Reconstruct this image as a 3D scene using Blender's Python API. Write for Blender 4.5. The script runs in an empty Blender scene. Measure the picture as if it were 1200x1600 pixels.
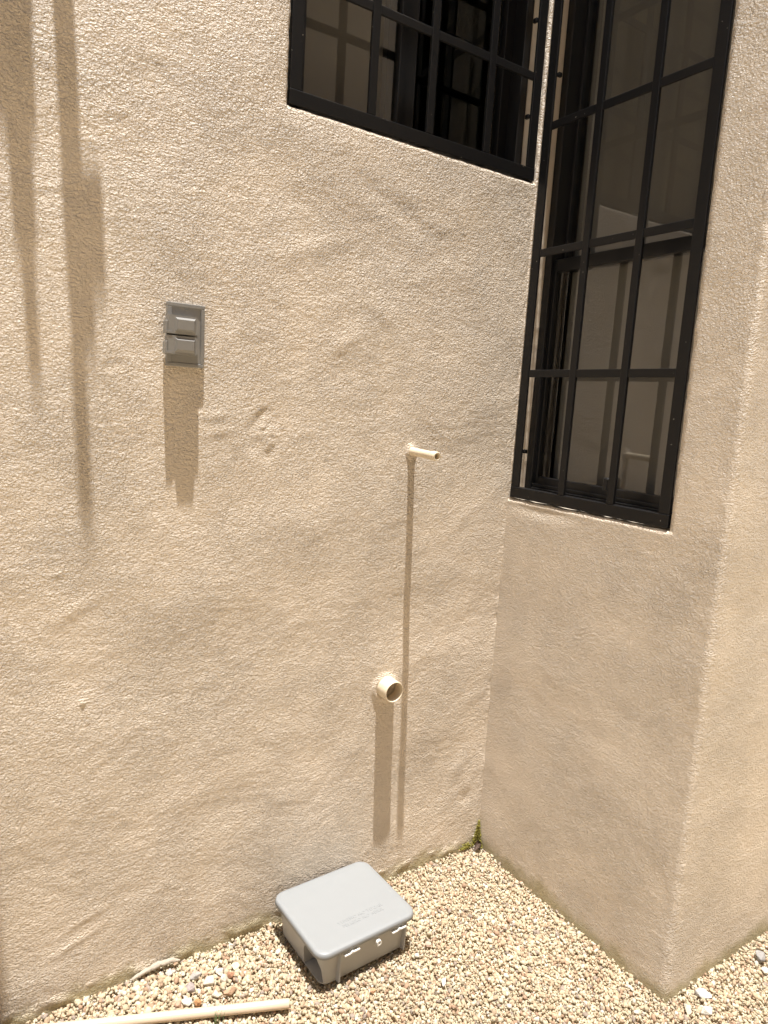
import bpy, bmesh, math, random
import numpy as np
from mathutils import Vector, Matrix, Euler
random.seed(7); rng = np.random.default_rng(11)
SC = bpy.context.scene; COL = SC.collection
rad = math.radians

# ------------------------------------------------------------------ camera, sky, sun, exposure
CAM = Vector((-1.2631, -1.3113, 1.2011)); YAW, PITCH, ROLL = rad(33.886), rad(8.737), rad(3.525)
def cam_axes():
    fwd = Vector((math.sin(YAW)*math.cos(PITCH), math.cos(YAW)*math.cos(PITCH), -math.sin(PITCH)))
    right = Vector((math.cos(YAW), -math.sin(YAW), 0)); up = right.cross(fwd)
    return right*math.cos(ROLL)+up*math.sin(ROLL), up*math.cos(ROLL)-right*math.sin(ROLL), fwd
cd = bpy.data.cameras.new('camera'); cam = bpy.data.objects.new('camera', cd); COL.objects.link(cam)
r_, u_, f_ = cam_axes()
cam.matrix_world = Matrix(((r_.x, u_.x, -f_.x, CAM.x), (r_.y, u_.y, -f_.y, CAM.y), (r_.z, u_.z, -f_.z, CAM.z), (0, 0, 0, 1)))
cd.sensor_fit = 'VERTICAL'; cd.sensor_height = 36; cd.lens = 36*1087.1/1600; cd.clip_start = .02; cd.clip_end = 500
SC.camera = cam

SUN_DIR = Vector((-.046, -.100, 1)).normalized()          # towards the sun
w = bpy.data.worlds.new('World'); SC.world = w; w.use_nodes = True
sky = w.node_tree.nodes.new('ShaderNodeTexSky'); sky.sky_type = 'NISHITA'; sky.sun_disc = False
sky.sun_elevation = math.asin(SUN_DIR.z); sky.sun_rotation = math.atan2(SUN_DIR.x, SUN_DIR.y)
bg = w.node_tree.nodes['Background']; bg.inputs['Strength'].default_value = .075
w.node_tree.links.new(sky.outputs[0], bg.inputs[0])
sd = bpy.data.lights.new('sun', 'SUN'); sd.energy = 5.0; sd.angle = rad(.53); sd.color = (1, .965, .92)
sun = bpy.data.objects.new('sun', sd); COL.objects.link(sun)
sun.rotation_euler = SUN_DIR.to_track_quat('Z', 'Y').to_euler(); sun.location = (0, -1, 8)
SC.view_settings.view_transform = 'Standard'; SC.view_settings.look = 'None'
SC.view_settings.exposure = 0.77; SC.view_settings.gamma = 1; SC.view_settings.use_curve_mapping = False

# ------------------------------------------------------------------ helpers
def tag(o, label=None, cat=None, group=None, kind=None):
    if label: o['label'] = label
    if cat: o['category'] = cat
    if group: o['group'] = group
    if kind: o['kind'] = kind
    return o
def empty(name, loc, rz=0):
    o = bpy.data.objects.new(name, None); COL.objects.link(o); o.location = loc; o.rotation_euler = (0, 0, rz)
    o.empty_display_size = .05
    return o
def obj(name, bm, m, parent=None, smooth=False):
    me = bpy.data.meshes.new(name); bmesh.ops.recalc_face_normals(bm, faces=bm.faces); bm.to_mesh(me); bm.free()
    if smooth: me.polygons.foreach_set('use_smooth', [True]*len(me.polygons))
    me.materials.append(m)
    o = bpy.data.objects.new(name, me); COL.objects.link(o)
    if parent: o.parent = parent
    return o
def npobj(name, V, F, m, parent=None, smooth=False, n=4):
    me = bpy.data.meshes.new(name); me.vertices.add(len(V)); me.vertices.foreach_set('co', np.asarray(V, np.float32).ravel())
    F = np.asarray(F, np.int32); k = F.shape[1]
    me.loops.add(F.size); me.loops.foreach_set('vertex_index', F.ravel())
    me.polygons.add(len(F)); me.polygons.foreach_set('loop_start', np.arange(0, F.size, k, dtype=np.int32))
    me.polygons.foreach_set('loop_total', np.full(len(F), k, np.int32))
    if smooth: me.polygons.foreach_set('use_smooth', np.ones(len(F), bool))
    me.update(calc_edges=True); me.validate(); me.materials.append(m)
    o = bpy.data.objects.new(name, me); COL.objects.link(o)
    if parent: o.parent = parent
    return o
def box(bm, x0, x1, y0, y1, z0, z1, bev=0, seg=2, mat=None):
    vs = [bm.verts.new((x, y, z)) for x in (x0, x1) for y in (y0, y1) for z in (z0, z1)]
    fs = [bm.faces.new([vs[i] for i in q]) for q in ((0, 1, 3, 2), (4, 6, 7, 5), (0, 4, 5, 1), (2, 3, 7, 6), (0, 2, 6, 4), (1, 5, 7, 3))]
    if mat is not None: bmesh.ops.transform(bm, matrix=mat, verts=vs)
    if bev:
        es = list({e for f in fs for e in f.edges})
        bmesh.ops.bevel(bm, geom=es, offset=bev, segments=seg, affect='EDGES', profile=.5)
def lathe(bm, prof, axis_o, ax, seg=40):
    """revolve (r, t) profile about axis ax from origin"""
    ax = Vector(ax).normalized(); e1 = ax.orthogonal().normalized(); e2 = ax.cross(e1); o = Vector(axis_o); rings = []
    for r, t in prof:
        rings.append([bm.verts.new(o+ax*t+(e1*math.cos(a)+e2*math.sin(a))*r) for a in [2*math.pi*k/seg for k in range(seg)]])
    for a, b in zip(rings, rings[1:]):
        for k in range(seg): bm.faces.new((a[k], a[(k+1) % seg], b[(k+1) % seg], b[k]))
    return rings
def tube(bm, pts, rs, seg=10, cap=True):
    pts = [Vector(p) for p in pts]; rings = []
    for i, p in enumerate(pts):
        d = (pts[min(i+1, len(pts)-1)]-pts[max(i-1, 0)]).normalized(); e1 = d.orthogonal().normalized()
        if rings:
            e1 = prev - d*prev.dot(d); e1.normalize()
        prev = e1; e2 = d.cross(e1); r = rs[i] if hasattr(rs, '__len__') else rs
        rings.append([bm.verts.new(p+(e1*math.cos(a)+e2*math.sin(a))*r) for a in [2*math.pi*k/seg for k in range(seg)]])
    for a, b in zip(rings, rings[1:]):
        for k in range(seg): bm.faces.new((a[k], a[(k+1) % seg], b[(k+1) % seg], b[k]))
    if cap: bm.faces.new(rings[0]); bm.faces.new(rings[-1][::-1])
# --- numpy gradient noise
_perm = rng.permutation(4096); _ang = rng.random(4096)*2*np.pi; _gx, _gy = np.cos(_ang), np.sin(_ang)
def noise(x, y, s=0):
    x = x+s*17.31; y = y-s*9.77
    xi = np.floor(x).astype(np.int64); yi = np.floor(y).astype(np.int64); fx = x-xi; fy = y-yi
    ux = fx*fx*fx*(fx*(fx*6-15)+10); uy = fy*fy*fy*(fy*(fy*6-15)+10)
    def g(ix, iy, dx, dy):
        h = _perm[(_perm[(ix+s*131) & 4095]+iy) & 4095]; return _gx[h]*dx+_gy[h]*dy
    a = g(xi, yi, fx, fy); b = g(xi+1, yi, fx-1, fy); c = g(xi, yi+1, fx, fy-1); d = g(xi+1, yi+1, fx-1, fy-1)
    return ((a+ux*(b-a))+uy*((c+ux*(d-c))-(a+ux*(b-a))))*1.4
def fbm(x, y, o=3, s=0, g=.5):
    r = 0; a = 1
    for i in range(o): r = r+a*noise(x*2**i, y*2**i, s+i*3); a *= g
    return r
# ------------------------------------------------------------------ materials
class NT:
    def __init__(self, name):
        self.m = bpy.data.materials.new(name); self.m.use_nodes = True; self.t = self.m.node_tree; self.n = self.t.nodes
        self.p = self.n['Principled BSDF']; self.out = self.n['Material Output']
    def add(self, typ, **k):
        nd = self.n.new(typ)
        for a, v in k.items():
            if a.startswith('i_'):
                nm = a[2:]; nm = int(nm) if nm.isdigit() else nm.replace('_', ' ')
                if isinstance(v, bpy.types.NodeSocket): self.t.links.new(v, nd.inputs[nm])
                else: nd.inputs[nm].default_value = v
            else: setattr(nd, a, v)
        return nd
    def link(self, a, b): self.t.links.new(a, b)
    def noise(self, vec, scale, detail=2, rough=.5, dist=0):
        return self.add('ShaderNodeTexNoise', i_Vector=vec, i_Scale=scale, i_Detail=detail, i_Roughness=rough, i_Distortion=dist).outputs['Fac']
    def ramp(self, fac, stops):
        nd = self.add('ShaderNodeValToRGB', i_0=fac); cr = nd.color_ramp
        while len(cr.elements) < len(stops): cr.elements.new(.5)
        for e, (p, c) in zip(cr.elements, stops): e.position = p; e.color = tuple(c)+(1,) if hasattr(c, '__len__') else (c, c, c, 1)
        return nd.outputs[0]
    def mix(self, fac, a, b, mode='MIX'):
        nd = self.add('ShaderNodeMix', data_type='RGBA', blend_type=mode)
        for k, v in ((0, fac), (6, a), (7, b)):
            if isinstance(v, bpy.types.NodeSocket): self.link(v, nd.inputs[k])
            else: nd.inputs[k].default_value = v if k == 0 or len(v) == 4 else tuple(v)+(1,)
        return nd.outputs[2]
    def math(self, op, a, b=0, c=0):
        nd = self.add('ShaderNodeMath', operation=op)
        for k, v in enumerate((a, b, c)):
            if isinstance(v, bpy.types.NodeSocket): self.link(v, nd.inputs[k])
            else: nd.inputs[k].default_value = v
        return nd.outputs[0]
    def bump(self, h, dist, strength=1, normal=None):
        nd = self.add('ShaderNodeBump', i_Height=h, i_Distance=dist, i_Strength=strength)
        if normal: self.link(normal, nd.inputs['Normal'])
        return nd.outputs[0]
    def obj(self): return self.add('ShaderNodeTexCoord').outputs['Object']
def stucco(name, grain=.0078, scale=235, base=(.82, .712, .585), moss=True, rough_zone=True):
    t = NT(name); co = t.obj()
    mp = t.add('ShaderNodeMapping', i_Vector=co); mp.inputs['Scale'].default_value = (1, 1, 1.35)      # grains a little wider than high
    wv = t.add('ShaderNodeTexNoise', i_Vector=co, i_Scale=9., i_Detail=2.)
    vv = t.add('ShaderNodeVectorMath', operation='SCALE', i_0=wv.outputs['Color']); vv.inputs['Scale'].default_value = .02
    pv = t.add('ShaderNodeVectorMath', operation='ADD', i_0=mp.outputs[0], i_1=vv.outputs[0]).outputs[0]
    g1 = t.noise(pv, scale, 2.5, .6, .5)
    g2 = t.noise(pv, scale*.5, 2, .5)
    zone = t.ramp(t.noise(co, 4.2, 4, .6), [(.34, .50), (.64, 1.1)]) if rough_zone else t.ramp(t.noise(co, 5, 3, .6), [(.3, .35), (.7, 1.0)])
    h = t.math('ADD', t.math('MULTIPLY', g1, 1.0), t.math('MULTIPLY', g2, .9))
    h = t.math('MULTIPLY', h, zone)
    t.link(t.bump(h, grain), t.p.inputs['Normal'])
    col = t.mix(t.ramp(t.noise(co, 2.2, 5, .6), [(.3, 0.), (.7, 1.)]), base, tuple(c*k for c, k in zip(base, (.97, .962, .945))))
    col = t.mix(t.ramp(t.noise(co, 260, 1, .5), [(.66, 0.), (.74, .5)]), col, (.88, .80, .66))        # fine pale specks scattered over the base colour
    if moss:                                                                                    # algae stain along the foot
        z = t.add('ShaderNodeSeparateXYZ', i_0=co).outputs[2]
        lim = t.math('MULTIPLY_ADD', t.noise(co, 14, 4, .65), .105, -.024)
        mk = t.ramp(t.math('MULTIPLY_ADD', t.math('SUBTRACT', lim, z), 22, .3), [(.05, 0.), (.75, .62)])
        col = t.mix(mk, col, (.34, .285, .095))
    t.link(col, t.p.inputs['Base Color']); t.p.inputs['Roughness'].default_value = .45; t.p.inputs['Specular IOR Level'].default_value = .4
    return t.m
def plain(name, col, rough=.5, metal=0, bumpscale=0, bumpd=.0003, var=0., spec=.5):
    t = NT(name); co = t.obj()
    if var: t.link(t.mix(t.noise(co, 35, 4, .6), tuple(c*(1-var) for c in col), tuple(min(1, c*(1+var)) for c in col)), t.p.inputs['Base Color'])
    else: t.p.inputs['Base Color'].default_value = tuple(col)+(1,)
    t.p.inputs['Roughness'].default_value = rough; t.p.inputs['Metallic'].default_value = metal; t.p.inputs['Specular IOR Level'].default_value = spec
    if bumpscale: t.link(t.bump(t.noise(co, bumpscale, 3), bumpd), t.p.inputs['Normal'])
    return t.m
def black_paint():
    t = NT('black_paint'); co = t.obj()
    sp = t.ramp(t.noise(co, 190, 1, .4), [(.80, 0.), (.815, 1.)])
    t.link(t.mix(sp, (.008, .0078, .0085), (.4, .37, .32)), t.p.inputs['Base Color'])             # overspray and dust specks
    t.p.inputs['Roughness'].default_value = .42; t.p.inputs['Specular IOR Level'].default_value = .3
    t.link(t.bump(t.noise(co, 130, 3), .00025), t.p.inputs['Normal'])
    return t.m
def glass():
    t = NT('window_glass'); n = t.n
    fr = t.add('ShaderNodeFresnel', i_IOR=1.52).outputs[0]; k = t.math('MULTIPLY', t.math('MULTIPLY', fr, 2.0), t.math('SUBTRACT', 1, t.add('ShaderNodeNewGeometry').outputs['Backfacing']))   # both faces of the sheet counted where light enters
    tr = t.add('ShaderNodeBsdfTransparent'); tr.inputs[0].default_value = (.88, .88, .86, 1)
    gl = t.add('ShaderNodeBsdfGlossy'); gl.inputs['Roughness'].default_value = .0; gl.inputs['Color'].default_value = (1, 1, 1, 1)
    wob = t.bump(t.noise(t.obj(), 4, 1), .00022); t.link(wob, gl.inputs['Normal'])
    mx = t.add('ShaderNodeMixShader', i_0=k); t.link(tr.outputs[0], mx.inputs[1]); t.link(gl.outputs[0], mx.inputs[2])
    t.link(mx.outputs[0], t.out.inputs[0]); n.remove(t.p)
    return t.m
M = dict(
    stucco=stucco('cream_stucco_coarse'), stucco_fine=stucco('cream_stucco_fine', .0085, 250, base=(.82, .712, .585), rough_zone=False),
    reveal=plain('cream_reveal_paint', (.78, .67, .54), .6, 0, 60, .0006, .04), black=black_paint(), glass=glass(),
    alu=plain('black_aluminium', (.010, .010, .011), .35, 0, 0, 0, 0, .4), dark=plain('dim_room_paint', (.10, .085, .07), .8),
    zinc=plain('grey_cast_cover', (.28, .275, .265), .36, 0, 160, .0002, .06), pipe=plain('painted_pipe', (.74, .63, .47), .42, 0, 90, .0007, .05),
    pipe_in=plain('pipe_inside', (.5, .45, .36), .5, 0, 30, .001, .15), pvc=plain('cream_pvc', (.62, .49, .36), .32, 0, 40, .0003, .04),
    greyplastic=plain('pale_grey_plastic', (.252, .262, .266), .45, 0, 420, .00012, .03), body=plain('grey_plastic_body', (.40, .395, .38), .42, 0, 300, .0001, .02),
    blind=plain('taupe_blind', (.23, .213, .198), .9), white=plain('white_plastic', (.85, .84, .8), .4), neighbour=plain('neighbour_stucco', (.50, .41, .30), .8, 0, 40, .003, .06))

def rock_mat(name, col, var=.25):
    t = NT(name); co = t.obj()
    c = t.mix(t.ramp(t.noise(co, 90, 5, .65), [(.3, 0.), (.7, 1.)]), tuple(x*(1-var) for x in col), tuple(min(1, x*(1+var*.6)) for x in col))
    t.link(c, t.p.inputs['Base Color']); t.p.inputs['Roughness'].default_value = .85
    t.link(t.bump(t.noise(co, 180, 5, .65), .0030), t.p.inputs['Normal'])
    return t.m

# ------------------------------------------------------------------ setting: ground
def ground_mat():
    t = NT('gravel_bed'); co = t.obj()
    v = t.add('ShaderNodeTexVoronoi', i_Vector=co, i_Scale=120.)
    c = t.ramp(t.add('ShaderNodeSeparateColor', i_0=v.outputs['Color']).outputs[0], [(0., (.36, .26, .165)), (.35, (.55, .44, .29)), (.7, (.66, .57, .40)), (1., (.72, .64, .48))])
    t.link(c, t.p.inputs['Base Color']); t.p.inputs['Roughness'].default_value = .9
    t.link(t.bump(v.outputs['Distance'], -.006), t.p.inputs['Normal'])
    return t.m
bm = bmesh.new(); bmesh.ops.create_grid(bm, x_segments=2, y_segments=2, size=150)
g = obj('ground', bm, ground_mat()); g.location = (0, 0, -.010); tag(g, kind='structure')

# ------------------------------------------------------------------ the house: walls with real plaster relief
house = empty('stucco_house', (0, 0, 0))
tag(house, 'cream stuccoed house with an inner corner, two barred windows and gravel at its foot', 'house')
AX0, AX1, AZ0, AZ1 = -.660, -.0005, 1.7545, 2.75            # opening in the long wall
BU0, BU1, BZ0, BZ1 = .0035, .4715, .9825, 2.55               # opening in the return (distance from the inner corner)
LB = .598; TOP = 3.15
def lines(lo, hi, d0, d1, step, coarse, edges):
    a = list(np.arange(lo, d0, coarse))+list(np.arange(d0, d1, step))+list(np.arange(d1, hi, coarse))+[hi]
    a = np.array(a)
    for e in edges:
        a = a[np.abs(a-e) > .0095]; a = np.append(a, [e+o for o in (-.009, -.0065, -.0045, -.003, -.0015, 0, .0015)])
    return np.unique(np.round(a, 6))
def dent(u, z, cu, cz, ru, rz, ang, amp):
    c, s = math.cos(ang), math.sin(ang); du = u-cu; dz = z-cz; a = (du*c+dz*s)/ru; b = (-du*s+dz*c)/rz
    return amp*np.exp(-(a*a+b*b))
def relief(u, z, k, seed):
    wu = u+.06*fbm(u*3, z*3, 2, seed+1); wz = z+.06*fbm(u*3+7, z*3, 2, seed+2)
    d = .0025*k*fbm(wu*2.6, wz*3.4, 3, seed+3, .45)
    c, s = math.cos(.42), math.sin(.42); a = wu*c+wz*s; b = -wu*s+wz*c
    d = d+.00034*k*fbm(a*4, b*20, 3, seed+5)*np.clip(.5+1.2*noise(u*3.1, z*3.1, seed+9), 0, 1.4)       # trowel sweeps
    c, s = math.cos(-.5), math.sin(-.5); a = wu*c+wz*s; b = -wu*s+wz*c
    d = d+.00022*k*fbm(a*5, b*24, 2, seed+6)*np.clip(.3+1.4*noise(u*2.7+3, z*2.7, seed+10), 0, 1.3)
    d = d+.00030*k*fbm(wu*34, wz*40, 3, seed+7)
    d = d+.00018*k*fbm(u*110, z*140, 2, seed+8)*np.clip(.7+noise(u*4, z*4, seed+11), .2, 1.5)
    return d
def hole_edge(u, z, h, lip):
    """(distance outside the hole, roll-in depth)"""
    du = np.maximum(np.maximum(h[0]-u, u-h[1]), 0); dz = np.maximum(np.maximum(h[2]-z, z-h[3]), 0); dd = np.hypot(du, dz)
    t = np.clip(1-dd/lip, 0, 1); return dd, t*t*lip*.75
def wall(name, us, zs, place, disp, h, mat, depth, label):
    U, Z = np.meshgrid(us, zs, indexing='ij'); d = disp(U, Z)
    if h:
        dd, roll = hole_edge(U, Z, h, .008); d = d*np.clip(.35+dd/.06, 0, 1)-roll
        f = np.exp(-dd/.02)                               # the opening's arris wanders
        U2 = U+.0016*f*noise(U*30, Z*30, 61); Z2 = Z+.0016*f*noise(U*30+9, Z*30, 62)
    else: U2, Z2 = U, Z
    V = place(U2, Z2, d); nu, nz = U.shape; idx = np.arange(nu*nz).reshape(nu, nz)
    F = np.stack([idx[:-1, :-1], idx[1:, :-1], idx[1:, 1:], idx[:-1, 1:]], -1).reshape(-1, 4)
    V = V.reshape(-1, 3); extra = []
    if h:
        uc = (us[:-1]+us[1:])/2; zc = (zs[:-1]+zs[1:])/2
        keep = ~(((uc > h[0]) & (uc < h[1]))[:, None] & ((zc > h[2]) & (zc < h[3]))[None, :]); F = F[keep.ravel()]
    o = npobj(name, V, F, mat, house, True)
    if label: o['label'] = label
    if h:                                                 # plaster reveal running back from the arris
        i0, i1 = np.searchsorted(us, h[0]-1e-5), np.searchsorted(us, h[1]-1e-5); j0, j1 = np.searchsorted(zs, h[2]-1e-5), np.searchsorted(zs, h[3]-1e-5)
        RV = []; RF = []
        back = place(np.clip(U, h[0], h[1]), np.clip(Z, h[2], h[3]), np.full(U.shape, -depth)).reshape(-1, 3)
        for ring in (idx[i0:i1+1, j0], idx[i1, j0:j1+1], idx[i0:i1+1, j1], idx[i0, j0:j1+1]):
            b = len(RV); n = len(ring)
            for q in ring: RV.append(V[q])
            for q in ring: RV.append(back[q])
            RF += [(b+i, b+i+1, b+n+i+1, b+n+i) for i in range(n-1)]
        npobj('reveal', np.array(RV), RF, M['reveal'], house)
    return o
# long wall (faces -Y)
us = lines(-3.2, .03, -1.36, .03, .0027, .2, [AX0, AX1]); zs = lines(-.06, TOP, -.06, 2.30, .0027, .12, [AZ0, AZ1])
def dispA(u, z):
    d = relief(u, z, 1.0, 20)
    r = np.hypot((u+.680), (z-1.127)*.8)                  # patched ring, about a hand wide
    d = d-(.0012+.0012*noise(u*40, z*40, 72))*np.exp(-((r-.032)/.011)**2)*np.clip((-.648-u)/.02, 0, 1)+.0010*fbm(u*70, z*70, 2, 73)*np.exp(-(r/.03)**2)
    for cu, cz, ru, rz, an, am in ((-.60, 1.50, .10, .020, .35, .0016), (-.40, 1.62, .12, .022, -.35, -.0018), (-.50, 1.33, .06, .018, .6, .0013),
            (-.95, 1.66, .02, .008, -.5, .0006), (-.79, 1.16, .03, .010, 0, .0011), (-.78, 1.13, .03, .010, .1, .0010), (-.98, 1.24, .022, .008, .2, -.0009),
            (-.42, 1.40, .05, .02, -.6, .0013), (-1.07, .87, .009, .007, 0, .0012), (-1.03, .62, .005, .005, 0, .0024), (-1.04, .80, .05, .014, .5, .0015),
            (-.15, .93, .05, .012, .7, .0007), (-.10, .25, .03, .02, .8, .0015), (-.06, .16, .02, .02, 0, -.002),
            (-1.03, .17, .05, .008, .35, .0010), (-1.04, .13, .05, .008, .35, .0013)):
        d = d+dent(u, z, cu, cz, ru, rz, an, am)
    d = d+.0045*np.exp(-((np.hypot(u+.351, z-.528)-.028)/.008)**2)+.004*np.exp(-((np.hypot(u+.316, z-1.099)-.010)/.006)**2)
    d = d+.004*np.clip((z < .03)*1.0*(noise(u*25, z*30, 70)), 0, 1)+.0018*np.exp(-((u)/.014)**2)*(.5+fbm(z*8, u*20, 3, 71, .6))
    return d
wall('wall', us, zs, lambda u, z, d: np.stack([u, -d, z], -1), dispA, (AX0, AX1, AZ0, AZ1), M['stucco'], .16, 'long coarse plastered wall in which the electrical cover and pipes sit')
# return wall and its front (one skin round the outer corner)
RC = .015; ARC = RC*math.pi/2; U1 = LB-RC; U2_ = U1+ARC
us = lines(-.03, 3.6, -.03, 1.03, .0027, .2, [BU0, BU1]); zs = lines(-.06, TOP, -.06, 2.40, .0027, .12, [BZ0, BZ1])
def placeB(u, z, d):
    a = np.clip((u-U1)/RC, 0, math.pi/2); nx = -np.cos(a); ny = -np.sin(a)
    x = np.where(u < U1, 0, np.where(u > U2_, RC+u-U2_, RC+RC*nx)); y = np.where(u < U1, -u, np.where(u > U2_, -LB, -U1+RC*ny))
    return np.stack([x+nx*d, y+ny*d, z], -1)
def dispB(u, z):
    d = relief(u, z, .42, 40)+.003*np.exp(-((u-LB)/.10)**2)*np.exp(-(z/.18)**2)
    d = d+.0011*np.exp(-((u-U1-ARC/2)/.03)**2)*fbm(z*5+u*6, u*9, 4, 44, .6)
    front = np.clip((u-U2_)/.03, 0, 1); d = d+front*.5*relief(u, z, 1.0, 50)
    d = d+dent(u, z, .12, .968, .09, .016, 0, -.0035)+0
    r = np.hypot(u-.36, z-.56); d = d+.00016*np.sin(r*2*np.pi/.011+5*noise(u*25, z*25, 78))*np.exp(-((r-.16)/.022)**2)*np.exp(-((u-.30)/.05)**2)*(z > .56)
    return d
wall('wall', us, zs, placeB, dispB, (BU0, BU1, BZ0, BZ1), M['stucco_fine'], .16, 'return wall with the tall window, turning an outer corner at right')
# inside of the rooms, floor and roof slab
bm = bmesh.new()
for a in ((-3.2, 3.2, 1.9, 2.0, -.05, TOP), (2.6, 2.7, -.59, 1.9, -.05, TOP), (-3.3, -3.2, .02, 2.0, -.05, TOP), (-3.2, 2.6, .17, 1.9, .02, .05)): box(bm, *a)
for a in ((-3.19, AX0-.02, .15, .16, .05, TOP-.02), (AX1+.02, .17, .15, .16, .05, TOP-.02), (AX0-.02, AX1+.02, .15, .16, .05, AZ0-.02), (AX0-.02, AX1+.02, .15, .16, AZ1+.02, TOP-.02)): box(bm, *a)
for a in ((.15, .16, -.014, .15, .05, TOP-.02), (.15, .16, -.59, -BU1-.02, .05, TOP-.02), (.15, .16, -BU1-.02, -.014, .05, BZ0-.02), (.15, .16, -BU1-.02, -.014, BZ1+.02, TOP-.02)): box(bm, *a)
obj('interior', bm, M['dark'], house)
bm = bmesh.new(); box(bm, -3.3, 2.8, .001, 2.1, TOP+.002, TOP+.18, .01); box(bm, .001, 2.8, -LB-.01, -.001, TOP+.003, TOP+.181, .01); obj('roof', bm, M['neighbour'], house)
bm = bmesh.new(); box(bm, -2.9, -1.288, -.55, -.001, 2.66, 2.75, .01); obj('shade_slab', bm, M['stucco_fine'], house)  # unseen slab added to shade the far left of the long wall
# neighbouring house that closes the narrow yard behind the camera
bm = bmesh.new(); box(bm, -9, 9, -4.3, -3.6, -.1, 6.2, .02); box(bm, -9.1, 9.1, -4.35, -3.5, 6.21, 6.36, .02); box(bm, -9, 9, -3.598, -3.56, 3.1, 3.25, .01)
nb = obj('neighbour_wall', bm, M['neighbour']); tag(nb, 'tall plain stucco wall of the house across the narrow yard', 'wall')

# ------------------------------------------------------------------ windows (parts of the house) 
def window(make, label, w0, w1, z0, z1, dep, kind):
    """make(a0,a1,d0,d1,z0,z1) gives box corners: a along the wall, d depth behind its face"""
    def B(bm, a0, a1, d0, d1, zz0, zz1, bev=.0015): box(bm, *make(a0, a1, d0, d1), zz0, zz1, bev, 1)
    bm = bmesh.new(); fw = .022
    B(bm, w0, w0+fw, dep, dep+.075, z0, z1); B(bm, w1-fw, w1, dep, dep+.075, z0, z1)
    B(bm, w0+fw, w1-fw, dep+.001, dep+.074, z0, z0+.030); B(bm, w0+fw, w1-fw, dep+.001, dep+.074, z1-fw, z1)
    B(bm, w0+fw, w1-fw, dep+.004, dep+.008, z0+.030, z0+.040)
    win = obj('window', bm, M['alu'], house); win['label'] = label
    def sash(a0, a1, zz0, zz1, d, st=.016, rail=.03):
        bm = bmesh.new()
        B(bm, a0, a0+st, d, d+.022, zz0, zz1); B(bm, a1-st, a1, d, d+.022, zz0, zz1)
        B(bm, a0+st, a1-st, d+.001, d+.021, zz0, zz0+rail); B(bm, a0+st, a1-st, d+.001, d+.021, zz1-rail, zz1)
        s = obj('sash', bm, M['alu'], win)
        bm = bmesh.new(); B(bm, a0+st-.004, a1-st+.004, d+.009, d+.013, zz0+rail-.004, zz1-rail+.004, 0)
        obj('pane', bm, M['glass'], win)
    bm = bmesh.new(); B(bm, w0+.024, (w1-.024 if kind == 'hung' else w0+.30), dep+.078, dep+.081, z0+.006, z1-.02, 0); obj('roller_blind', bm, M['blind'], win)
    if kind == 'hung':
        sash(w0+fw-.004, w1-fw+.004, z0+.028, z0+.598, dep+.012, .012, .030)
        sash(w0+fw-.004, w1-fw+.004, z0+.572, z1-.018, dep+.040, .012, .030)
        bm = bmesh.new(); c = make(w0+.250, w0+.266, dep-.002, dep+.012); box(bm, *c, z0+.050, z0+.082, .003, 1); obj('latch', bm, M['alu'], win)
    else:
        mid = w0+.305
        sash(w0+fw-.004, mid+.030, z0+.028, z1-.018, dep+.012, .045, .016)
        sash(mid-.030, w1-fw+.004, z0+.028, z1-.018, dep+.040, .030, .016)
    return win
window(lambda a0, a1, d0, d1: (a0, a1, d0, d1), 'high sliding window behind the grille left of the inner corner', AX0+.001, AX1-.001, AZ0+.002, AZ1-.002, .054, 'slide')
window(lambda a0, a1, d0, d1: (d0, d1, -a1, -a0), 'tall two-pane sash window behind the grille right of the inner corner', BU0+.001, BU1-.001, BZ0+.002, BZ1-.002, .052, 'hung')

# ------------------------------------------------------------------ window grilles
def grille(label, make, loc, a0, a1, z0, z1, ups, crosses, tabs):
    root = empty('window_grille', loc); tag(root, label, 'window grille')
    L = Vector(loc)
    def B(bm, x0, x1, d0, d1, zz0, zz1, bev=.0014):
        c = make(x0, x1, d0, d1); box(bm, c[0]-L.x, c[1]-L.x, c[2]-L.y, c[3]-L.y, zz0-L.z, zz1-L.z, bev, 2)
    fw = .026
    bm = bmesh.new(); B(bm, a0, a1, .0010, .022, z0, z0+fw+.002); B(bm, a0, a1, .0010, .020, z1-fw, z1)
    B(bm, a0+.0005, a0+fw, .0020, .0085, z0+fw+.0025, z1-fw-.0005); B(bm, a1-fw, a1-.0005, .0020, .0085, z0+fw+.0025, z1-fw-.0005)
    obj('frame', bm, M['black'], root)
    for u in ups:
        bm = bmesh.new(); B(bm, u-.0092, u+.0092, .0010, .0095, z0+fw+.0026, z1-fw-.001); obj('upright_bar', bm, M['black'], root)
    for zc in crosses:
        bm = bmesh.new(); B(bm, a0+fw, a1-fw, .0030, .0085, zc-.009, zc+.009); obj('crossbar', bm, M['black'], root)
    for u, zc in tabs:
        bm = bmesh.new(); B(bm, u-.004, u+.004, .0086, .020, zc-.005, zc+.005, .002); obj('anchor_tab', bm, M['black'], root)
    return root
grille('black steel grille over the high window, left of the inner corner', lambda x0, x1, d0, d1: (x0, x1, d0, d1), (-.330, 0, 1.758), -.6565, -.0040, 1.758, 2.745,
       (-.471, -.323, -.160), (1.986, 2.21, 2.43, 2.61), ((-.031, 1.900), (-.031, 2.11)))
grille('tall black steel grille reaching lower, right of the inner corner', lambda x0, x1, d0, d1: (d0, d1, -x1, -x0), (0, -.238, .9865), .0068, .4680, .9865, 2.545,
       (.1755, .319), (1.300, 1.587, 1.876, 2.17), ((.034, 1.106), (.034, 1.99)))

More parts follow.
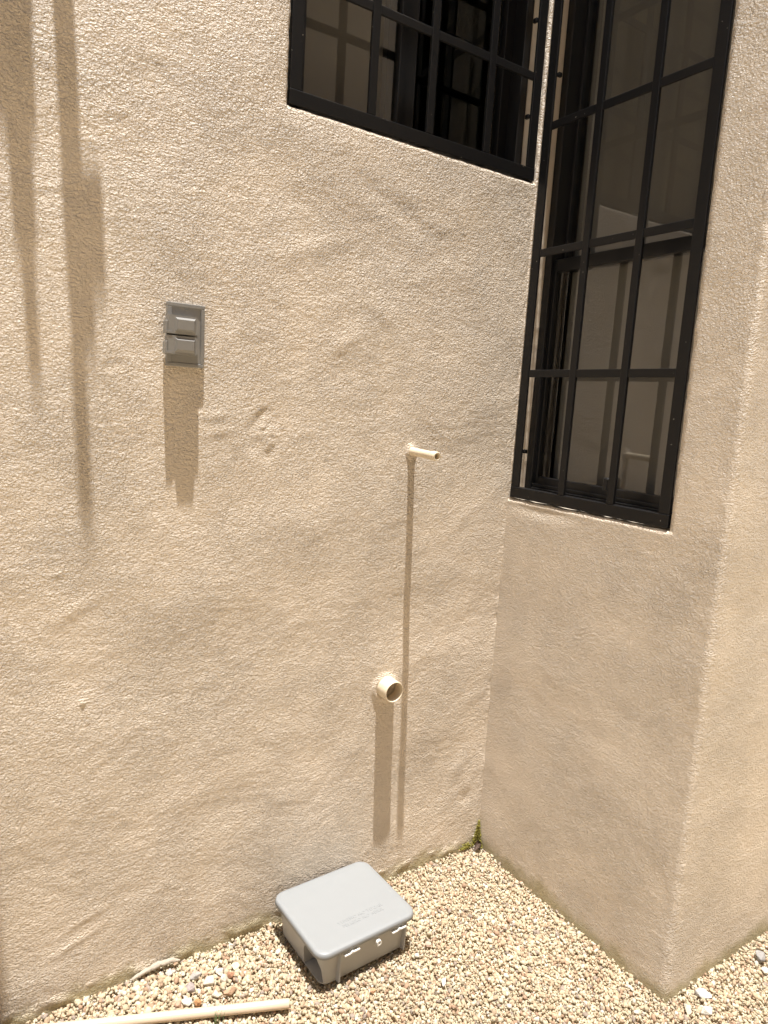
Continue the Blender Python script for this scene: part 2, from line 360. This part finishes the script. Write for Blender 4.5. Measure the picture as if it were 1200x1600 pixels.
# ------------------------------------------------------------------ electrical cover
oc = empty('outlet_cover', (-.850, 0, 1.305)); tag(oc, 'grey metal weatherproof outlet cover with two hinged flaps on the left wall', 'outlet cover')
bm = bmesh.new()
W, H = .035, .057
box(bm, -W, W, -.0075, .004, -H, -H+.007, .0012); box(bm, -W, W, -.0075, .004, H-.007, H, .0012)
box(bm, -W, -W+.009, -.0074, .004, -H+.0072, H-.0072, .0010); box(bm, W-.007, W, -.0074, .004, -H+.0072, H-.0072, .0010)
box(bm, -W+.009, W-.007, -.0052, .004, -H+.007, H-.007)
obj('base_plate', bm, M['zinc'], oc)
bm = bmesh.new(); lathe(bm, [(.0001, -.0068), (.003, -.0068), (.0032, -.006), (.0032, -.005)], (.0, 0, .0482), (0, 1, 0), 14); obj('screw', bm, M['zinc'], oc)
for zc in (.0165, -.0195):
    bm = bmesh.new(); hh = .0168
    x0, x1, c = -.0375, .0205, .0065                       # octagonal housing
    out = [(x0, -hh), (x1-c, -hh), (x1, -hh+c), (x1, hh-c), (x1-c, hh), (x0, hh)]
    def prism(out, y0, y1, out2=None):
        a = [bm.verts.new((x, y0, z+zc)) for x, z in out]; b = [bm.verts.new((x, y1, z+zc)) for x, z in (out2 or out)]; n = len(a)
        bm.faces.new(a); bm.faces.new(b[::-1])
        for i in range(n): bm.faces.new((a[i], a[(i+1) % n], b[(i+1) % n], b[i]))
    prism(out, -.0050, -.0205); prism([(x*.985-.0004, z*.975) for x, z in out], -.0204, -.0235)
    prism([(-.0250, -.0128), (.0125, -.0128), (.0125, .0128), (-.0250, .0128)], -.0234, -.0290, [(-.0222, -.0080), (.0085, -.0080), (.0085, .0088), (-.0222, .0088)])
    fl = obj('flap', bm, M['zinc'], oc)
    bm = bmesh.new(); box(bm, -.0420, -.0378, -.0240, -.0060, zc-.0165, zc+.0060, .0012); box(bm, -.0419, -.0300, -.0245, -.0236, zc-.0165, zc-.0110, .0008); obj('hinge', bm, M['zinc'], fl)

# ------------------------------------------------------------------ pipes in the wall
p0 = Vector((-.316, 0, 1.099)); ax = Vector((.0, -1, -.035)).normalized()
bm = bmesh.new(); lathe(bm, [(.0122, -.02), (.0122, -.001), (.0100, .004), (.0094, .012), (.0092, .074), (.0098, .0765), (.0106, .078), (.0108, .096), (.0098, .0985), (.0072, .0985), (.0066, .097), (.0066, .06), (.0, .06)], (0, 0, 0), ax, 28)
cs = obj('conduit_stub', bm, M['pipe'], None, True); cs.location = p0; tag(cs, 'thin cream painted pipe stub sticking out of wall above the wider drain pipe', 'pipe')
p0 = Vector((-.348, 0, .531)); ax = Vector((.02, -1, -.03)).normalized()
bm = bmesh.new(); lathe(bm, [(.0300, -.02), (.0298, -.001), (.0268, .003), (.0260, .010), (.0258, .0385), (.0252, .040), (.0236, .040), (.0230, .0385), (.0228, .012)], (0, 0, 0), ax, 48)
dp = obj('drain_pipe', bm, M['pipe'], None, True); dp.location = p0; tag(dp, 'short wide open cream drain pipe end low in the wall above the grey box', 'pipe')
bm = bmesh.new(); lathe(bm, [(.02285, .012), (.0227, -.004), (.0200, -.006), (.0195, -.05), (.0, -.05)], (0, 0, 0), ax, 40); obj('bore', bm, M['pipe_in'], dp, True)
# added blocks high on the wall, out of view, shaped to throw the left shadows
def shadow_block(x, z, segs, label):
    bm = bmesh.new()
    for x0, x1, y0, y1, zz0, zz1 in segs: box(bm, x0, x1, -y1, -y0, zz0, zz1, .003)
    o = obj('shadow_caster', bm, M['pipe']); o.location = (x, 0, z); tag(o, label, 'shadow block')
shadow_block(-1.095, 2.6, ((-.010, .021, -.01, .1030, -.012, .012), (-.012, .051, .1025, .1240, -.012, .012), (-.010, .030, .1235, .135, -.013, .013), (-.013, .011, .1345, .1655, -.012, .012)), 'stepped out-of-view shadow block high on the wall, widest in the middle')
shadow_block(-1.160, 2.6, ((-.095, .026, -.01, .085, -.012, .012), (-.036, .022, .0845, .100, -.011, .011), (-.022, .012, .0995, .118, -.012, .012), (-.014, .006, .1175, .141, -.011, .011)), 'tapering out-of-view shadow block high on the wall beside the stepped one')

# ------------------------------------------------------------------ grey plastic box on the gravel
bx = empty('plastic_box', (-.5045, -.1185, .003), rad(2.2)); bx.scale = (1.03, 1.025, 1.07); tag(bx, 'pale grey lidded plastic bait box with an arched opening, on the gravel against the wall', 'box')
def rrect(hx, hy, r, n=8):
    pts = []
    for cx, cy, a0 in ((hx-r, hy-r, 0), (-hx+r, hy-r, 90), (-hx+r, -hy+r, 180), (hx-r, -hy+r, 270)):
        for k in range(n+1):
            a = rad(a0+90*k/n); pts.append((cx+r*math.cos(a), cy+r*math.sin(a)))
    return pts
def loft(bm, secs, cap0=True, cap1=True):
    rings = [[bm.verts.new((x, y, z)) for x, y in pts] for pts, z in secs]; n = len(rings[0])
    for a, b in zip(rings, rings[1:]):
        for k in range(n): bm.faces.new((a[k], a[(k+1) % n], b[(k+1) % n], b[k]))
    if cap0: bm.faces.new(rings[0][::-1])
    if cap1: bm.faces.new(rings[-1])
HX, HY = .1235, .1065
bm = bmesh.new()
loft(bm, [(rrect(HX-.004, HY-.004, .022), .0685), (rrect(HX-.001, HY-.001, .025), .0685), (rrect(HX, HY, .026), .0693), (rrect(HX-.0005, HY-.0005, .026), .0755), (rrect(HX-.0018, HY-.0018, .025), .0788), (rrect(HX-.0045, HY-.0045, .023), .0803), (rrect(HX-.012, HY-.012, .018), .0808)])
lid = obj('lid', bm, M['greyplastic'], bx); 
for p in lid.data.polygons: p.use_smooth = len(p.vertices) == 4
bm = bmesh.new()
n = 8
loft(bm, [(rrect(HX-.018, HY-.017, .018), .0), (rrect(HX-.0175, HY-.0165, .018), .002), (rrect(HX-.0105, HY-.0085, .021), .0695)], True, True)
body = obj('body', bm, M['body'], bx)
# arched entrance cut into the left end, near its front
cut = bmesh.new(); ph = []
for k in range(17):
    a = math.pi*k/16; ph.append((-.053+.033*math.cos(a), .030+.031*math.sin(a)))
ph = [(-.053+.033, .003)]+ph+[(-.053-.033, .003)]
a = [cut.verts.new((-.16, y, z)) for y, z in ph]; b = [cut.verts.new((-.075, y, z)) for y, z in ph]
cut.faces.new(a); cut.faces.new(b[::-1])
for i in range(len(ph)): cut.faces.new((a[i], a[(i+1) % len(ph)], b[(i+1) % len(ph)], b[i]))
co = obj('cutter', cut, M['body'], bx)
md = body.modifiers.new('b', 'BOOLEAN'); md.operation = 'DIFFERENCE'; md.object = co; md.solver = 'EXACT'
bpy.context.view_layer.update()
me2 = bpy.data.meshes.new_from_object(body.evaluated_get(bpy.context.evaluated_depsgraph_get())); body.modifiers.clear(); body.data = me2
bpy.data.objects.remove(co)
for sx in (-.070, .094):                                  # front ribs
    bm = bmesh.new(); y0, y1 = -HY+.018, -HY+.010
    vs = [(sx-.004, y0, .001), (sx+.004, y0, .001), (sx+.004, y1, .0655), (sx-.004, y1, .0655), (sx-.0015, -HY+.006, .001), (sx+.0015, -HY+.006, .001), (sx+.0015, -HY+.0025, .0655), (sx-.0015, -HY+.0025, .0655)]
    v = [bm.verts.new(q) for q in vs]
    for q in ((0, 1, 2, 3), (4, 5, 6, 7), (0, 1, 5, 4), (2, 3, 7, 6), (1, 2, 6, 5), (0, 3, 7, 4)): bm.faces.new([v[i] for i in q])
    obj('rib', bm, M['body'], bx)
for sx in (-.046, .073):                                  # white hinge tabs along the front
    bm = bmesh.new()
    box(bm, sx-.018, sx-.004, -HY-.0015, -HY+.0085, .0585, .0615, .0006); box(bm, sx-.004, sx+.018, -HY-.002, -HY+.0085, .0600, .0632, .0006); box(bm, sx-.002, sx+.002, -HY-.003, -HY+.006, .0632, .0655, .0006)
    obj('hinge', bm, M['white'], bx)
def text_mesh(name, s, size, mat, parent, mtx, depth=.0006, bold=0):
    cu = bpy.data.curves.new(name, 'FONT'); cu.body = s; cu.size = size; cu.extrude = depth; cu.align_x = 'CENTER'; cu.align_y = 'CENTER'; cu.offset = bold; cu.space_line = 1.05
    to = bpy.data.objects.new(name, cu); COL.objects.link(to); bpy.context.view_layer.update()
    me = bpy.data.meshes.new_from_object(to.evaluated_get(bpy.context.evaluated_depsgraph_get())); bpy.data.objects.remove(to)
    me.transform(mtx); me.materials.clear(); me.materials.append(mat)
    o = bpy.data.objects.new(name, me); COL.objects.link(o); o.parent = parent
    return o
text_mesh('hasp', 'D', .015, M['white'], bx, Matrix.Translation((.019, -HY-.0005, .0555)) @ Matrix.Rotation(rad(90), 4, 'X'), .004, .0006)
text_mesh('lettering', 'VENENO NO TOCAR\nPELIGRO NO ABRIR', .0118, M['greyplastic'], lid, Matrix.Translation((.012, -.052, .0808)), .00035)

# ------------------------------------------------------------------ gravel
def hull(npts, sx, sy, sz):
    b = bmesh.new()
    for _ in range(npts):
        v = Vector((random.gauss(0, 1), random.gauss(0, 1), random.gauss(0, 1))).normalized()*random.uniform(.82, 1.08); b.verts.new((v.x*sx, v.y*sy, v.z*sz))
    r = bmesh.ops.convex_hull(b, input=b.verts); 
    bmesh.ops.delete(b, geom=[v for v in b.verts if not v.link_faces], context='VERTS')
    bmesh.ops.triangulate(b, faces=b.faces); b.verts.index_update()
    V = np.array([v.co[:] for v in b.verts]); F = np.array([[v.index for v in f.verts] for f in b.faces]); b.free(); return V, F
SHAPES = [hull(random.randint(14, 20), 1, random.uniform(.72, .98), random.uniform(.55, .85)) for _ in range(36)]
PAL = np.array([(.70, .605, .44), (.78, .71, .55), (.62, .48, .34), (.54, .37, .26), (.44, .37, .32), (.82, .79, .70), (.66, .53, .37)]); PW = np.array([.34, .25, .14, .09, .05, .08, .05])
def gravel_height(x, y):
    h = .004*fbm(x*5, y*5, 2, 91)+.006*np.exp(-np.abs(y)/.05)*(x < 0)*(.6+noise(x*6, y*0, 92))
    return h
step = .0057; pts = []
gx = np.arange(-1.55, 1.0, step); gy = np.arange(-1.12, .006, step); X, Y = np.meshgrid(gx, gy); X = X.ravel(); Y = Y.ravel()
X = X+rng.uniform(-.5, .5, X.size)*step*1.2; Y = Y+rng.uniform(-.5, .5, Y.size)*step*1.2
ok = ((X < -.001) & (Y < -.001)) | ((X >= -.001) & (Y < -LB-.001)); X, Y = X[ok], Y[ok]
lx = X+.5025; ly = Y+.1175; X, Y = X[~((np.abs(lx) < .10) & (np.abs(ly) < .085))], Y[~((np.abs(lx) < .10) & (np.abs(ly) < .085))]
near = np.hypot(X-CAM.x, Y-CAM.y) > 0
n1 = len(X); extra = rng.choice(n1, int(n1*.22), replace=False)          # a looser top layer
X = np.append(X, X[extra]+rng.uniform(-.003, .003, len(extra))); Y = np.append(Y, Y[extra]+rng.uniform(-.003, .003, len(extra)))
Zb = gravel_height(X, Y)-.004+rng.uniform(-.0018, .0018, len(X)); Zb[n1:] += .0035
S = np.clip(rng.lognormal(np.log(.0036), .40, len(X)), .0019, .0078)
coarse = np.clip(noise(X*4, Y*4, 95)+.9*np.exp(-((X+.83)**2+(Y+.08)**2)/.03), 0, 1.4); S *= 1+.28*coarse
in_box = (np.abs(X+.5025) < HX) & (np.abs(Y+.1175) < HY); Zb[in_box] -= .002; S[in_box] = np.minimum(S[in_box], .004)
sid = rng.integers(0, len(SHAPES), len(X)); 
q = rng.normal(size=(len(X), 4)); q[:, 1:3] *= .55; q /= np.linalg.norm(q, axis=1)[:, None]
w_, x_, y_, z_ = q.T
ROT = np.stack([np.stack([1-2*(y_*y_+z_*z_), 2*(x_*y_-z_*w_), 2*(x_*z_+y_*w_)], -1), np.stack([2*(x_*y_+z_*w_), 1-2*(x_*x_+z_*z_), 2*(y_*z_-x_*w_)], -1), np.stack([2*(x_*z_-y_*w_), 2*(y_*z_+x_*w_), 1-2*(x_*x_+y_*y_)], -1)], 1)
C = np.array([.75, .735, .715])*PAL[rng.choice(len(PAL), len(X), p=PW)]*rng.uniform(.86, 1.08, len(X))[:, None]*(1-.10*np.clip(noise(X*3, Y*3, 96), 0, 1))[:, None]
AV, AF, AC = [], [], []; base = 0
for k, (V, F) in enumerate(SHAPES):
    i = np.nonzero(sid == k)[0]
    P = np.einsum('nij,vj->nvi', ROT[i]*S[i][:, None, None], V)+np.stack([X[i], Y[i], Zb[i]], -1)[:, None, :]
    AV.append(P.reshape(-1, 3)); AF.append((F[None]+(np.arange(len(i))*len(V))[:, None, None]+base).reshape(-1, 3)); AC.append(np.repeat(C[i], len(V), 0)); base += len(i)*len(V)
t = NT('gravel_stone'); at = t.add('ShaderNodeAttribute', attribute_name='tint'); co_ = t.obj()
cc = t.mix(t.ramp(t.noise(co_, 420, 3, .6), [(.35, 0.), (.7, 1.)]), (.86, .83, .78), (1.08, 1.06, 1.02)); t.link(t.mix(1., at.outputs['Color'], cc, 'MULTIPLY'), t.p.inputs['Base Color'])
t.p.inputs['Roughness'].default_value = .85; t.link(t.bump(t.noise(co_, 700, 3, .6), .0008), t.p.inputs['Normal'])
gv = npobj('gravel', np.concatenate(AV), np.concatenate(AF), t.m); tag(gv, 'pale cream crushed limestone gravel covering the ground along the walls', 'gravel', None, 'stuff')
AC = np.concatenate(AC); ca = gv.data.attributes.new('tint', 'FLOAT_COLOR', 'POINT'); ca.data.foreach_set('color', np.concatenate([AC, np.ones((len(AC), 1))], 1).astype(np.float32).ravel())

# ------------------------------------------------------------------ loose things on the gravel
RM = {}
def stone(x, y, sx, sy, sz, rz, col, label, sink=.35):
    b = bmesh.new()
    for _ in range(17):
        v = Vector((random.gauss(0, 1), random.gauss(0, 1), random.gauss(0, 1))).normalized()*random.uniform(.85, 1.12); b.verts.new((v.x*sx, v.y*sy, v.z*sz))
    bmesh.ops.convex_hull(b, input=b.verts); bmesh.ops.delete(b, geom=[v for v in b.verts if not v.link_faces], context='VERTS')
    bmesh.ops.bevel(b, geom=list(b.edges), offset=min(sx, sy, sz)*.07, segments=1, affect='EDGES')
    if col not in RM: RM[col] = rock_mat('rock_%d' % len(RM), col)
    o = obj('stone', b, RM[col]); o.location = (x, y, .004+sz*(1-2*sink)*.9); o.rotation_euler = (random.uniform(-.2, .2), random.uniform(-.2, .2), rz)
    tag(o, label, 'stone', 'loose stones on the gravel')
GREY, WHITE, RUST, TAN, MAUVE = (.42, .385, .355), (.60, .54, .44), (.42, .22, .13), (.50, .33, .21), (.36, .30, .28)
STONES = []
stone(-.822, -.058, .020, .0125, .012, .5, GREY, 'largest smooth grey stone near the wall, above the other loose stones')
stone(-.843, -.088, .013, .010, .009, 2.2, MAUVE, 'dull purplish grey stone just below the largest grey stone')
stone(-.806, -.093, .0145, .0125, .011, .9, WHITE, 'chunky off-white stone right beside the largest grey stone')
stone(-.777, -.100, .0105, .009, .009, 1.9, WHITE, 'off-white stone between the chunky white stone and the rust red pebble', .3)
stone(-.760, -.096, .0085, .008, .008, .4, RUST, 'small round rust red pebble')
stone(-.777, -.135, .0165, .0085, .009, .15, TAN, 'wedge shaped tan stone with a flat face, just above the loose pipe', .3)
stone(-.803, -.129, .0105, .0095, .008, 2.6, WHITE, 'pale stone touching the left tip of the tan wedge stone')
stone(-.842, -.131, .0085, .0085, .008, 1.0, (.48, .25, .11), 'round orange pebble lying just above the loose pipe', .25)
stone(-.860, -.117, .0125, .0085, .007, 2.4, (.64, .60, .51), 'white angular stone left of the orange pebble')
stone(-.876, -.114, .0080, .0075, .007, .2, (.48, .32, .22), 'brown pebble at the far left end of the stone cluster')
stone(-.778, -.078, .0105, .008, .007, 1.4, (.70, .64, .55), 'pale block of stone behind the rust red pebble, nearer the wall')
stone(-.744, -.080, .0135, .010, .007, .6, (.62, .55, .38), 'yellowish cream stone right of the stone cluster')
stone(-.868, -.030, .0095, .007, .007, .9, (.50, .46, .42), 'small grey stone under the dried mortar strip')
stone(-.523, -.277, .0085, .0065, .006, .3, (.58, .33, .18), 'reddish stone in front of the grey box')
stone(-.381, -.334, .0120, .0065, .005, .7, (.70, .66, .56), 'flat white chip alone on the open gravel right of the box')
stone(-.345, -.232, .0100, .0075, .006, .2, (.60, .43, .33), 'pinkish stone to the right of the box corner')
stone(.083, -.634, .0190, .0115, .011, -.9, (.54, .52, .49), 'grey white lump of mortar at the foot of the outer corner, nearest the wall', .25)
stone(.052, -.664, .0150, .0115, .008, -.4, (.60, .56, .48), 'pale flat stone in front of the mortar lump by the outer corner')
stone(.018, -.640, .0120, .0085, .008, .8, (.66, .56, .44), 'tan stone left of the mortar lump at the outer corner')
stone(.298, -.640, .0230, .0140, .014, .3, (.33, .31, .29), 'dark grey rough stone at the right edge against the wall', .25)
stone(.330, -.672, .0240, .0130, .010, -.3, (.52, .46, .42), 'pinkish grey flat stone at the right edge below the dark rough one', .25)
stone(.270, -.668, .0120, .0090, .007, .9, (.66, .61, .52), 'pale small stone left of the dark rough stone at right')

# dried mortar strip along the foot of the wall
def strip(label, pts, w_, mat):
    bm = bmesh.new(); P = []
    for i in range(len(pts)-1):
        for k in range(7):
            s = k/7; P.append(Vector(pts[i]).lerp(Vector(pts[i+1]), s))
    P.append(Vector(pts[-1])); n = len(P)
    P = [p+Vector((0, random.uniform(-.0008, .0008), random.uniform(-.0008, .0008))) for p in P]
    tube(bm, P, [w_*(.25+math.sin(math.pi*(i+.4)/(n))**.6)*random.uniform(.75, 1.05) for i in range(n)], 9)
    o = obj('mortar_strip', bm, mat, None, True); return tag(o, label, 'mortar')
ms = rock_mat('dried_mortar', (.46, .40, .32), .25)
strip('crusty grey strip of dried mortar lying along the foot of the wall', [(-.945, -.014, .010), (-.915, -.010, .013), (-.885, -.009, .017), (-.858, -.012, .017), (-.842, -.014, .011)], .0052, ms)
# loose pipe
a = Vector((-.689, -.2255, .0115)); b = Vector((-1.150, -.036, .0125)); d = (b-a).normalized(); L = (b-a).length
bm = bmesh.new(); prof = [(.0072, .03), (.0072, .0005), (.0074, 0), (.0088, 0), (.0092, .0008)]+[(.0092, L*k/12) for k in range(1, 13)]+[(.0072, L), (.0072, L-.03)]
lathe(bm, prof, (0, 0, 0), d, 32); lp = obj('loose_pipe', bm, M['pvc'], None, True); lp.location = a; tag(lp, 'loose cream plastic pipe lying on the gravel at the lower left', 'pipe')
# grass blades by the pipe
def blades(name, label, cat, cx, cy, n, hmin, hmax, spread, wd, mat, z0=.002, kind=None, lean=None):
    bm = bmesh.new()
    for _ in range(n):
        x = cx+random.gauss(0, spread); y = cy+random.gauss(0, spread); a = random.uniform(0, 6.28); h = random.uniform(hmin, hmax); l = random.uniform(.15, .6)*h if lean is None else lean*h
        if lean is not None: a = random.gauss(.6, .5)
        wv = Vector((-math.sin(a), math.cos(a), 0))*wd; prev = None
        for k in range(5):
            s = k/4; p = Vector((x+math.cos(a)*l*s*s, y+math.sin(a)*l*s*s, z0+h*s)); ww = wv*(1-s)**.7
            cur = (bm.verts.new(p-ww), bm.verts.new(p+Vector((math.cos(a), math.sin(a), 0))*wd*.35*(1-s)), bm.verts.new(p+ww))
            if prev:
                bm.faces.new((prev[0], prev[1], cur[1], cur[0])); bm.faces.new((prev[1], prev[2], cur[2], cur[1]))
            prev = cur
    o = obj(name, bm, mat); return tag(o, label, cat, None, kind)
gm = plain('grass_green', (.10, .14, .045), .55, 0, 0, 0, 0)
blades('grass_tuft', 'thin green grass blades sprouting beside the loose pipe', 'grass', -.8265, -.186, 9, .016, .034, .004, .0009, gm, lean=.35)
mg = NT('moss_green'); mg.link(mg.mix(mg.noise(mg.obj(), 160, 3), (.14, .14, .02), (.33, .28, .06)), mg.p.inputs['Base Color']); mg.p.inputs['Roughness'].default_value = .9
# moss climbing the inner corner: little cushions hugging both walls
bm = bmesh.new()
for _ in range(620):
    h = random.random()**1.4*.070; wd = .022*(1-h/.076)*random.random()**1.3
    p = (-.005-wd, -.006+random.uniform(-.002, .001), .006+h) if random.random() < .45 else (-.004+random.uniform(-.002, .001), -.005-wd, .006+h)
    V, F = SHAPES[random.randrange(36)]; s = random.uniform(.0012, .0027); vs = [bm.verts.new((p[0]+v[0]*s, p[1]+v[1]*s, p[2]+v[2]*s*1.3)) for v in V]
    for f in F: bm.faces.new([vs[i] for i in f])
mo = obj('moss', bm, mg.m); tag(mo, 'green moss growing up the inner corner of the walls', 'moss', None, 'stuff')
bm = bmesh.new()
for _ in range(260):
    p = (-.045-random.gauss(0, .010), -.006+random.uniform(-.004, .002), .006+abs(random.gauss(0, .006)))
    V, F = SHAPES[random.randrange(36)]; s = random.uniform(.0012, .0025); vs = [bm.verts.new((p[0]+v[0]*s, p[1]+v[1]*s, p[2]+v[2]*s)) for v in V]
    for f in F: bm.faces.new([vs[i] for i in f])
mo = obj('moss', bm, mg.m); tag(mo, 'yellow green patch of moss at the foot of the wall, left of the dead leaf', 'moss', None, 'stuff')
# curled dead leaf in the corner
bm = bmesh.new(); N = 9; G_ = []
for i in range(N):
    s = i/(N-1); ww = .0085*math.sin(math.pi*(.06+.9*s))**.8; row = []
    for k in range(7):
        v = (k-3)/3; row.append(bm.verts.new(((s-.5)*.034, v*ww, .006+.010*v*v+.006*math.sin(3*s)+random.uniform(-.0006, .0006))))
    G_.append(row)
for i in range(N-1):
    for k in range(6): bm.faces.new((G_[i][k], G_[i][k+1], G_[i+1][k+1], G_[i+1][k]))
bmesh.ops.solidify(bm, geom=list(bm.faces), thickness=.0006)
lf = obj('dead_leaf', bm, plain('leaf_brown', (.17, .115, .085), .7, 0, 200, .0006, .3), None, True); lf.location = (-.022, -.020, .004); lf.rotation_euler = (.35, -.15, .5)
tag(lf, 'curled dark brown dead leaf on the gravel in the inner corner', 'leaf')
